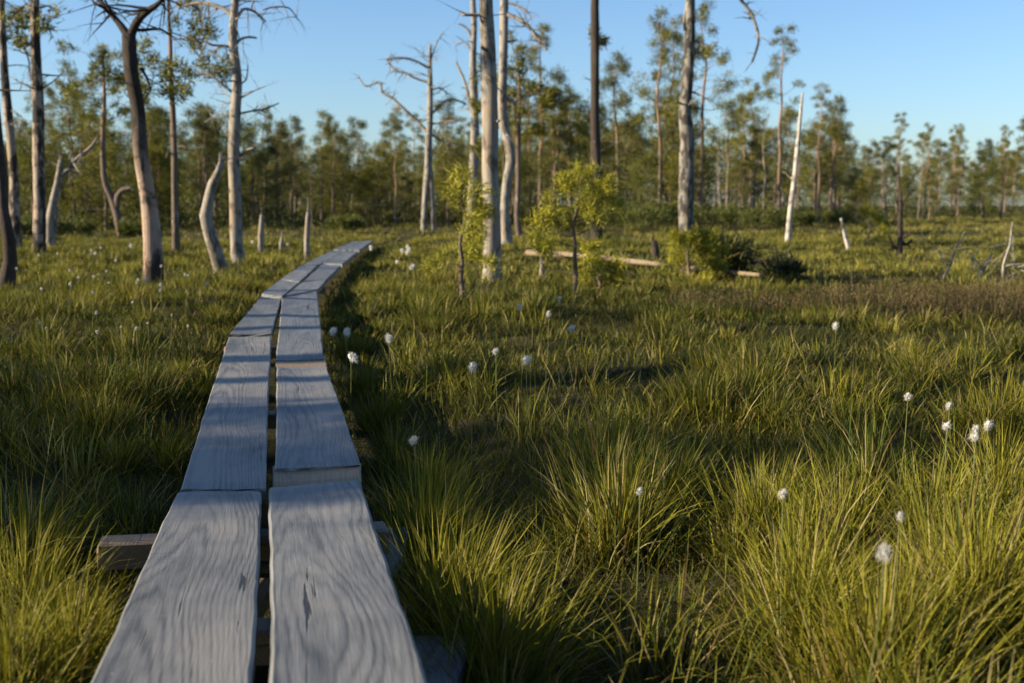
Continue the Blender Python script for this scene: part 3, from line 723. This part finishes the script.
# stakes along the left of the walk
for i, (x, y, yt, wd, lab) in enumerate([(261,254,215,6,'upright weathered stake nearest the bleached dead pine'), (307,260,212,5.5,'upright weathered stake beside the boardwalk at its bend'), (281,251,237,4,'short low stake between the two tall stakes')]):
    traced('wooden_stake', lab, 'stake', [(x,y,wd),(x,(y+yt)/2,wd*.95),(x+1,yt,wd*.6)], mat=M_PALE, sides=9, wob=.0, flare=1.05, jag=True, group='weathered stakes beside the boardwalk')
traced('tree_stump', 'small pale pointed stump in front of the fallen log', 'stump', [(542,284,6),(542,272,5.5),(542,264,3)], mat=M_PALE, sides=10, jag=True)
traced('tree_stump', 'short black charred stump behind the fallen log', 'stump', [(655,259,8),(655,248,7.5),(654,241,6)], mat=M_DARKB, sides=10, jag=True)
traced('tree_stump', 'tiny dark stump at the edge of the heather', 'stump', [(853,290,5),(852,284,4),(851,278,2.5)], mat=M_DARKB, sides=8, jag=True)
# dead brush on the right
for (lab, px, br) in [('bare grey dead bush stem with forked twigs, tallest at the far right', [(1003,288,3.2),(1006,265,3),(1009,245,2.4),(1013,222,1.5)], [([(1006,266,2),(1014,264,1.6),(1022,270,1)],0,2),([(1008,252,2),(1014,240,1.5)],.1,2)]),
                      ('pale curved dead twig standing in the heather', [(942,282,2.6),(950,262,2.4),(957,247,2),(965,232,1.2)], [([(948,266,2),(941,256,1.5),(936,247,1)],0,2)]),
                      ('low forked dead twig right of the curved twig', [(977,282,3),(984,270,2.5),(989,260,2),(993,253,1)], [([(984,271,2),(978,262,1.5),(972,258,1)],0,3)])]:
    traced('dead_branch', lab, 'dead branch', px, mat=M_DEAD, sides=6, branches=br, auto=3, auto_rng=(.3,.9), auto_len=(.1,.3), group='dead twigs standing in the heather')

# fallen logs
def log(name, label, pts, mat, cat='log'):
    P = []
    for (x, y, wd) in pts:
        g = ground_at(x, y); P.append((Vector((g.x, g.y, g.z+.13+wd*g.y/F*.4)), wd*g.y/F*.36))
    q, r = smooth_path(P, .12); tb = TB(); tb.tube(q, r, 12, rough=.09)
    c = P[0][0]
    for k in range(4):
        i = random.randrange(2, len(q)-1); grow(tb, q[i], Vector((random.gauss(0, .5), random.gauss(0, .5), 1)), random.uniform(.12, .3), r[i]*.3, 1, .2, 0, 5, .1)
    o = link(name, tb.mesh(name, mat, c)); o.location = c; tag(o, label, cat)
random.seed(5)
log('fallen_log', 'long pale fallen trunk lying across the grass behind the saplings', [(528,264,9),(565,266,8),(610,271,7.5),(660,277,7),(710,283,6.5),(760,288,5)], M_LOG)
log('fallen_log', 'short dark fallen trunk lying beyond the round dark bush', [(738,272,6),(765,273,6.5),(800,276,5)], M_DARKB)

# ------------------------------------------------------------------ saplings, bushes
def sapling(name, label, px, py, top, seed, nb=12, bl=.5, per=26, tw=1.0, bare=.3, col=YOUNG_COL):
    g = ground_at(px, py); h = at_y(px, top, g.y).z-g.z
    t, c, _ = pine_meshes(h, .022*tw, bare, nb, bl, seed, int(per*1.7), .085, .010, col, M_BARK, .03, fork=1.0, spread=.75, sides=8, jit=.03, deadlow=.2)
    o = empty(name, g, label, 'pine sapling'); link('trunk', t, o); link('crown', c, o)
sapling('pine_sapling', 'young yellow green pine just left of the thick bare trunk', 462, 300, 178, 11, 12, .38, 14)
sapling('pine_sapling', 'bright bushy young pine right of the thick bare trunk', 575, 300, 172, 12, 20, .52, 17)
sapling('pine_sapling', 'low spreading yellow green pine below the stout patched trunk', 688, 284, 236, 13, 14, .55, 26, 1, .08)
sapling('pine_sapling', 'small thin pine sprig between the bright young pine and the log', 600, 292, 262, 14, 6, .25, 22, .6, .3)
sapling('pine_sapling', 'little bright pine growing in the grass left of the charred snag', 868, 246, 208, 15, 11, .5, 22, 1, .05)
def bush(name, label, px, py, wpx, hpx, col, seed, n=2600, cat='bush', group=None, y=None, Ln=.16):
    rg = np.random.default_rng(seed); g = ground_at(px, py); s = g.y/F; rx, h = wpx*s/2, hpx*s
    random.seed(seed); tb = TB(); tips = []
    for k in range(26):
        a = random.uniform(0, 6.28); r = rx*.35*math.sqrt(random.random())
        st = Vector((math.cos(a)*r, math.sin(a)*r, -.03)); d = Vector((math.cos(a)*.7*rx/h, math.sin(a)*.7*rx/h, 1))
        grow(tb, st, d, h*random.uniform(.6, 1.05), .008, 0, .22, 0, 4, 1.2, tips, .12)
    per = max(3, n//max(1, len(tips)))
    V, T, c = needles_at(tips, per, Ln, .028, .5, col, .07)
    o = empty(name, g, label, cat, group); link('stem', tb.mesh('stem', M_DARKB), o); link('foliage', mesh_np('foliage', V, None, T, M_NEEDLE, c), o)
bush('bush', 'round dark olive bush beside the low yellow green pine', 726, 279, 22, 26, ((.05, .055, .016), (.10, .09, .03)), 21)
bush('bush', 'dark low shrub growing on the short dark fallen log', 781, 281, 9, 8, ((.02, .028, .012), (.04, .04, .018)), 22, 1400)
for i, (x, y, wd, hh) in enumerate([(612,231,44,24),(645,233,50,26),(712,230,56,26),(740,231,40,20),(765,232,50,22),(560,228,40,22),(798,229,34,16),(836,227,30,14),(672,229,30,22),(345,232,40,14),(66,238,50,16),(20,240,40,18),(140,238,40,14)]):
    lab = 'leafy green shrub at the wood edge between the dark trunk and the leaning white tree' if 600 < x < 790 else 'low leafy shrub at the foot of the wood'
    bush('shrub', lab, x, y, wd, hh, ((.05, .065, .015), (.10, .105, .022)), 30+i, 2200, 'shrub', 'leafy shrubs at the wood edge' if 600 < x < 790 else 'low shrubs at the foot of the wood', Ln=.2)

# ------------------------------------------------------------------ the wood behind
protos = {}
def proto(key, *a, **k): protos[key] = pine_meshes(*a, **k)[:2]
for i in range(5):
    proto(('tall', i), 8.5+i*.5, .10, .45+.05*(i % 3), 24, 1.35, 100+i, 20, .14, .026, PINE_COL, fork=1.15, jit=.10, wob=.12)
for i in range(5):
    proto(('mid', i), 6.0+.3*i, .085, .32, 27, 1.25, 200+i, 21, .14, .026, PINE_COL if i % 2 else DULL_COL, fork=1.3, jit=.11, wob=.12)
for i in range(4):
    proto(('bushy', i), 4.0+.3*i, .055, .08, 36, 1.25, 300+i, 17, .14, .028, PINE_COL if i % 2 else ((.07, .085, .018), (.13, .13, .03)), fork=1.3, jit=.13, wob=.08)
def dead_proto(seed, h):
    random.seed(seed); tb = TB(); P = [(Vector((random.gauss(0, .1)*k/6, random.gauss(0, .1)*k/6, h*k/6-.05)), .06*(1-k/6)**.7+.008) for k in range(7)]
    q, r = smooth_path(P, h/20); tb.tube(q, r, 7, rough=.06)
    for k in range(14):
        i = random.randrange(6, len(q)-1); a = random.uniform(0, 6.28); grow(tb, q[i], Vector((math.cos(a), math.sin(a), random.uniform(-.3, .5))), random.uniform(.3, 1.1), .014, 0, .35, .05, 4, .9, None, .2)
    return tb.mesh('trunk', M_PALE)
dead_p = [dead_proto(400+i, 5+.6*i) for i in range(3)]
def place(kind, i, x, y, h, label, group, cat='pine tree', rz=None, tilt=0, sx=None):
    me = protos[(kind, i)]; base = max(v.co.z for v in me[0].vertices)
    s = h/base; o = empty('pine_tree', (x, y, Hf(x, y)), label, cat, group, random.uniform(0, 6.28) if rz is None else rz)
    o.scale = (sx or s, sx or s, s); o.rotation_euler.y = tilt
    link('trunk', me[0], o); link('crown', me[1], o)
    return o
random.seed(99)
# individually recognisable mid-distance pines: (foot x, foot y, top y, kind, index, label)
named = [
 (659,226,12,'tall',0,'tall pine with tiered clumps, halfway between the dark trunk and the stout patched trunk'),
 (672,224,18,'tall',1,'tall slim pine immediately left of the stout patched trunk'),
 (700,226,5,'tall',2,'tall pine immediately right of the stout patched trunk'),
 (617,224,58,'mid',0,'flat crowned pine just right of the dark scaly trunk'),
 (743,223,95,'mid',1,'medium pine midway between the patched trunk and the leaning white tree'),
 (778,226,28,'tall',3,'tallest lone pine crown against open sky, just left of the leaning white tree'),
 (818,224,84,'tall',4,'thin pine with a small tufted top, first right of the leaning white tree'),
 (831,223,98,'mid',2,'thin crooked pine, second right of the leaning white tree'),
 (885,219,142,'mid',3,'small rounded pine behind the charred snag'),
 (924,221,124,'tall',0,'pine with a lop sided top standing above the wood, right of the charred snag'),
 (1001,218,126,'tall',1,'pine rising above the wood near the right end of the treeline'),
 (984,217,150,'bushy',0,'bushy pine just left of the pine rising at the right end'),
 (540,226,25,'tall',3,'faint tall pine between the kinked dead tree and the dark trunk'),
 (553,225,70,'mid',4,'medium pine behind the bright bushy young pine'),
 (570,226,92,'mid',1,'dense leafy pine behind the bright young pine, nearest the dark trunk'),
 (396,226,108,'tall',2,'slim pale stemmed pine left of the twin stemmed dead tree'),
 (322,224,112,'mid',3,'pale stemmed pine rising just right of the tall stake'),
 (334,227,124,'mid',0,'pine with a reddish stem between the tall stake and the boardwalk end'),
 (266,228,106,'tall',4,'pine with open crown just right of the bleached dead pine'),
 (292,226,118,'mid',2,'pine between the bleached dead pine and the tall stake'),
 (75,230,62,'tall',2,'open crowned pine behind the bent pale dead tree'),
 (48,228,74,'tall',0,'dense crowned pine peeping between the two left straight trunks'),
 (205,228,120,'mid',4,'dark crowned pine behind the curved snag'),
 (152,228,96,'mid',1,'thick foliaged pine behind the forked pine'),
 (88,228,92,'bushy',3,'broad bushy bright green pine left of the black burled pine'),
 (445,225,100,'mid',0,'fluffy pine between the twin stemmed and the lyre shaped dead trees'),
]
used = []
for (x, fy, ty, kd, i, lab) in named:
    g = ground_at(x, fy)
    y = max(28, min(g.y, 75)); q = at_y(x, fy, y); h = at_y(x, ty, y).z-Hf(q.x, y)
    place(kd, i, q.x, y, h, lab, None, sx=h/ (9.5 if kd == 'tall' else 6.6 if kd == 'mid' else 4.6)*1.05); used.append((q.x, y))
# the mass: rows that rise behind one another, nothing on the open meadow
def top_px(x):
    return float(np.interp(x, [-300, 0, 60, 120, 200, 260, 330, 400, 470, 540, 620, 700, 780, 830, 880, 1024, 1300], [135, 132, 128, 128, 130, 136, 140, 142, 140, 110, 112, 112, 128, 145, 158, 152, 150]))
def edge_y(x):
    return float(np.interp(x, [-300, 0, 100, 330, 400, 540, 640, 760, 830, 1024, 1300], [42, 44, 46, 52, 58, 58, 52, 54, 72, 96, 100]))
cnt = 0
for row in range(5):
    n = (50, 50, 50, 50, 48)[row]
    for k in range(n):
        x = -170+(1370/n)*(k+random.random()); x = x if row < 3 or x > 700 or random.random() < .7 else random.uniform(780, 1180); e = edge_y(x)
        y = e*(1+.17*row)+random.uniform(-.06, .06)*e
        q = at_y(x, 205, y); tp = top_px(x)+random.gauss(2, 17)+(2-row)*2.5
        if row == 0 and random.random() < .35: tp += 22
        h = max(2.5, at_y(x, tp, y).z)
        if h > 6.5: kd, i = random.choice([('tall', random.randrange(5)), ('mid', random.randrange(5))])
        elif h > 4.6: kd, i = ('mid', random.randrange(5)) if random.random() < .6 else ('bushy', random.randrange(4))
        else: kd, i = ('bushy', random.randrange(4)) if random.random() < .75 else ('mid', random.randrange(5))
        base = {'tall': 9.5, 'mid': 6.6, 'bushy': 4.6}[kd]
        if random.random() < .18:
            me = random.choice(dead_p); o = empty('dead_tree', (q.x, y, Hf(q.x, y)), 'thin dead pine standing among the green pines of the background wood', 'dead tree', 'dead pines in the background wood', random.uniform(0, 6))
            s = h/6; o.scale = (s, s, s); o.rotation_euler.x = random.gauss(0, .05); link('trunk', me, o); continue
        side = 'left of the boardwalk' if x < 330 else ('in the middle of the picture' if x < 830 else 'beyond the open meadow at the right')
        labs = {'tall': 'tall slender pine in the background wood', 'mid': 'medium green pine in the background wood', 'bushy': 'low bushy pine in the background wood'}
        place(kd, i, q.x, y, h, labs[kd]+', '+side, labs[kd].split(' in ')[0]+'s of the wood, '+side, sx=h/base*random.uniform(1.05, 1.35)); cnt += 1
print('background pines', cnt)
# undergrowth on the floor of the wood: nobody could count it
def undergrowth():
    n = 90000; x = rng.uniform(-.62, .62, n); px = x*F+CX
    e = np.interp(px, [-300, 0, 100, 330, 400, 540, 640, 760, 830, 1024, 1300], [42, 44, 46, 52, 58, 58, 52, 54, 72, 96, 100])
    y = e*rng.uniform(.97, 2.0, n); X = x*y
    b, b2, b3 = bump(X*.35, y*.35); hh = (.55+.35*b+.2*b2)*rng.uniform(.1, 1.15, n); hh = np.clip(hh, .02, None)
    m = (b+b2*.5) > -.75; X, y, hh = X[m], y[m], hh[m]; N = len(X)
    z = H(X, y)+hh*rng.uniform(.1, 1, N)
    h = rng.uniform(size=(N, 1)); col = (np.array([.035, .045, .014])*(1-h)+np.array([.09, .085, .025])*h)*rng.uniform(.7, 1.3, (N, 1))
    A = blade_arrays(X, y, z, rng.uniform(0, 6.28, N), rng.uniform(0, 1.4, N), np.zeros(N), rng.uniform(.15, .35, N), rng.uniform(.07, .16, N), 1, col)
    o = link('undergrowth', mesh_np('undergrowth', A[0], None, A[2], M_NEEDLE, A[3])); tag(o, 'dark shrubby undergrowth covering the floor of the background wood', 'undergrowth', kind='stuff')
undergrowth()
def far_wood():
    n = 360000; x = rng.uniform(-.64, .64, n); px = x*F+CX
    e = np.interp(px, [-300, 0, 100, 330, 400, 540, 640, 760, 830, 1024, 1300], [42, 44, 46, 52, 58, 58, 52, 54, 72, 96, 100])
    y = e*rng.uniform(1.85, 2.3, n); X = x*y
    tp = np.interp(px, [-300, 0, 200, 330, 400, 540, 760, 880, 1024, 1300], [148, 146, 148, 152, 154, 134, 138, 160, 156, 156])
    top = E+(HOR-tp)/F*y
    crown = .78+.16*np.sin(X*1.9+2*np.sin(y*.3))+.12*np.sin(X*4.3+y)+.08*np.sin(X*9.1-y*2)
    t = rng.uniform(.02, 1, n)**.8; z = H(X, y)+top*crown*t
    gap = np.sin(X*3.1+z*1.7+1.5*np.sin(z*2.2+X))*np.sin(z*3.9+y*.7)
    k = (gap > -.62) | (t < .5); X, y, z = X[k], y[k], z[k]; N = len(X)
    h = np.clip(.5+.5*gap[k], 0, 1)[:, None]*.5+rng.uniform(0, .5, (N, 1))
    col = (np.array([.045, .055, .012])*(1-h)+np.array([.14, .135, .022])*h)*rng.uniform(.7, 1.3, (N, 1))
    A = blade_arrays(X, y, z, rng.uniform(0, 6.28, N), rng.uniform(.6, 1.9, N), np.zeros(N), rng.uniform(.18, .40, N), rng.uniform(.09, .2, N), 1, col)
    tag(link('far_woods', mesh_np('far_woods', A[0], None, A[2], M_NEEDLE, A[3])), 'far off pine wood closing the view behind the separate pines', 'woods', kind='stuff')
far_wood()

# pines outside the frame on the sun side; they throw the long bands over walk and bog
random.seed(3)
def caster(tx, ty, D, h, kd, i, sx=1.):
    h *= 1.17
    """a pine standing D metres towards the sun from the spot (tx, ty) it shades"""
    x = tx+math.sin(SUN_AZ)*D; y = ty+math.cos(SUN_AZ)*D; b = {'tall': 9.5, 'mid': 6.6, 'bushy': 4.6}[kd]
    place(kd, i, x, y, h, 'pine out of sight beyond the left edge, shading the boardwalk', 'pines beyond the left edge', sx=h/b*sx)
for a in [(-.4,3.85,9.5,3.4,'bushy',0,1.1), (-.4,4.3,10.6,3.5,'bushy',2,1.05), (-1.9,3.5,8.5,2.75,'bushy',1,1.5), (-2.2,4.4,8.5,2.7,'bushy',3,1.5), (-2.3,5.3,8,2.45,'bushy',0,1.6), (-2.6,6.2,8,2.3,'bushy',2,1.4),
          (-.4,6.25,10.5,8.2,'tall',2), (-.4,9.4,11,8,'tall',3)]:
    caster(*a)

for k, (ty, D, h) in enumerate([(4.85,9,6), (5.5,10,6.5), (6.25,9,7), (7.3,10,6.5), (8.25,10,6.5), (10.4,12,6)]):
    x, y = -.4+math.sin(SUN_AZ)*D, ty+math.cos(SUN_AZ)*D
    o = empty('dead_tree', (x, y, Hf(x, y)), 'bare dead pine out of sight beyond the left edge, striping the boardwalk with shade', 'dead tree', 'dead pines beyond the left edge', k*1.3)
    o.scale = (2.1, 2.1, h/6); link('trunk', dead_p[k % 3], o)

# ------------------------------------------------------------------ cotton grass
def cotton_mesh(seed):
    random.seed(seed); rg = np.random.default_rng(seed)
    n, m = 9, 12; V = []; Q = []
    for i in range(n):
        ph = math.pi*i/(n-1)
        for k in range(m):
            th = 2*math.pi*k/m; r = .0105*(1+rg.normal(0, .22))*math.sin(ph)**.8
            V.append((r*math.cos(th), r*math.sin(th), .019*(-math.cos(ph))*(1+rg.normal(0, .05))))
    for i in range(n-1):
        for k in range(m): Q.append((i*m+k, i*m+(k+1) % m, (i+1)*m+(k+1) % m, (i+1)*m+k))
    V = np.array(V); N = 520; d = rg.normal(size=(N, 3)); d /= np.linalg.norm(d, axis=1)[:, None]; d += np.array([.25, .05, -.25])+rg.normal(0, .15, (N, 3))
    b = d*np.array([.012, .012, .015]); pv = np.cross(d, rg.normal(size=(N, 3))); pv /= np.linalg.norm(pv, axis=1)[:, None]
    W = np.stack([b-pv*.0009, b+pv*.0009, b+d*rg.uniform(.006, .024, (N, 1))], 1).reshape(-1, 3)
    T = np.arange(3*N).reshape(-1, 3)+len(V)
    return mesh_np('head', np.concatenate([V, W]), np.array(Q), T, M_FLUFF, smooth=True)
heads = [cotton_mesh(i) for i in range(4)]
s_ = NT('cotton_stem'); M_STEM = s_.fin((.11, .12, .035, 1), .7, .2)
def cotton(px, py, wpx=None, label=None, group=None, hgt=.42):
    """(px, py) is the fluffy head; it stands hgt above the ground"""
    z = .5
    for _ in range(10):
        q = at_z(px, py, z); z = Hf(q.x, q.y)+hgt
    q = at_z(px, py, z); gz = Hf(q.x, q.y)
    o = empty('cotton_grass', (q.x, q.y, gz), label, 'cotton grass', group)
    lx, ly = random.gauss(0, .04), random.gauss(0, .03)
    pts = [Vector((lx*(1-t)**2, ly*(1-t)**2, (q.z-gz)*t)) for t in (0, .25, .5, .75, 1)]
    tb = TB(); tb.tube(pts, [.0011]*5, 4); link('stem', tb.mesh('stem', M_STEM), o)
    hd = link('head', random.choice(heads), o); hd.location = pts[-1]
    s = (wpx*q.y/F/.049) if wpx else 1.0
    hd.scale = (s, s, s*random.uniform(.95, 1.25)); hd.rotation_euler = (random.gauss(0, .35), random.gauss(0, .35), random.uniform(0, 6))
random.seed(17)
for (x, y, wd, lab) in [(885,551,15,'largest white cotton grass head, low in the right foreground'), (783,492,8,'cotton grass head in the middle of the right foreground grass'),
     (900,515,8,'cotton grass head just above the largest one'), (947,425,8,'left one of the cotton grass cluster near the right edge'), (976,436,9,'lower middle head of the cotton grass cluster near the right edge'),
     (977,428,7,'upper middle head of the cotton grass cluster near the right edge'), (988,424,8,'right one of the cotton grass cluster near the right edge'), (908,395,7,'cotton grass head above and left of the cluster near the right edge'), (950,405,6,'small cotton grass head just above the cluster near the right edge'),
     (526,359,9,'brightest cotton grass head below the thick bare trunk'), (472,366,8,'cotton grass head left of the brightest one below the thick trunk'), (415,440,8,'cotton grass head low beside the second boardwalk joint'),
     (351,357,8,'cotton grass head leaning near the right plank edge'), (333,330,7,'left of two cotton grass heads over the plank edge'), (346,331,7,'right of two cotton grass heads over the plank edge'), (389,337,7,'cotton grass head in the dark hollow beside the walk'),
     (496,350,6,'small shaded cotton grass head above the two bright ones'), (573,328,6,'small cotton grass head below the bright bushy young pine'), (640,490,6,'faint cotton grass head in the centre of the shaded grass'),
     (520,306,5,'tiny cotton grass head under the small pale stump'), (549,313,5,'tiny cotton grass head below the small pale stump'), (560,298,4,'tiny cotton grass head left of the bright bushy young pine foot'), (836,325,6,'cotton grass head in front of the heather'), (413,267,5,'cotton grass head in the sunlit grass left of the thick trunk')]:
    cotton(x, y, wd, lab)
for i in range(40):
    x = random.uniform(0, 300); y = random.uniform(240, 335)
    if x > 215 and y > 262: x -= 110
    cotton(x, y, random.uniform(1.8, 3.4), 'small white cotton grass head in the meadow left of the boardwalk', 'cotton grass left of the boardwalk', .34)
for i in range(6):
    x = random.uniform(368, 412); y = random.uniform(242, 262)
    cotton(x, y, random.uniform(2.6, 4.4), 'tiny cotton grass head beside the far end of the boardwalk', 'cotton grass by the far boardwalk', .3)

# ------------------------------------------------------------------ camera, view
cd = bpy.data.cameras.new('camera'); cam = bpy.data.objects.new('camera', cd); C.objects.link(cam)
cam.location = (0, 0, E); cam.rotation_euler = (math.pi/2-PITCH, 0, 0)
cd.sensor_width = 36; cd.lens = 36*F/1024; cd.clip_end = 4000; cd.clip_start = .05
cd.dof.use_dof = True; cd.dof.focus_distance = 3.9; cd.dof.aperture_fstop = 4.0
sc = bpy.context.scene; sc.camera = cam
sc.view_settings.view_transform = 'Standard'; sc.view_settings.look = 'None'; sc.view_settings.exposure = 1.45; sc.view_settings.gamma = 1
sc.cycles.max_bounces = 6; sc.cycles.diffuse_bounces = 3; sc.cycles.transmission_bounces = 3; sc.cycles.glossy_bounces = 2; sc.cycles.use_denoising = True
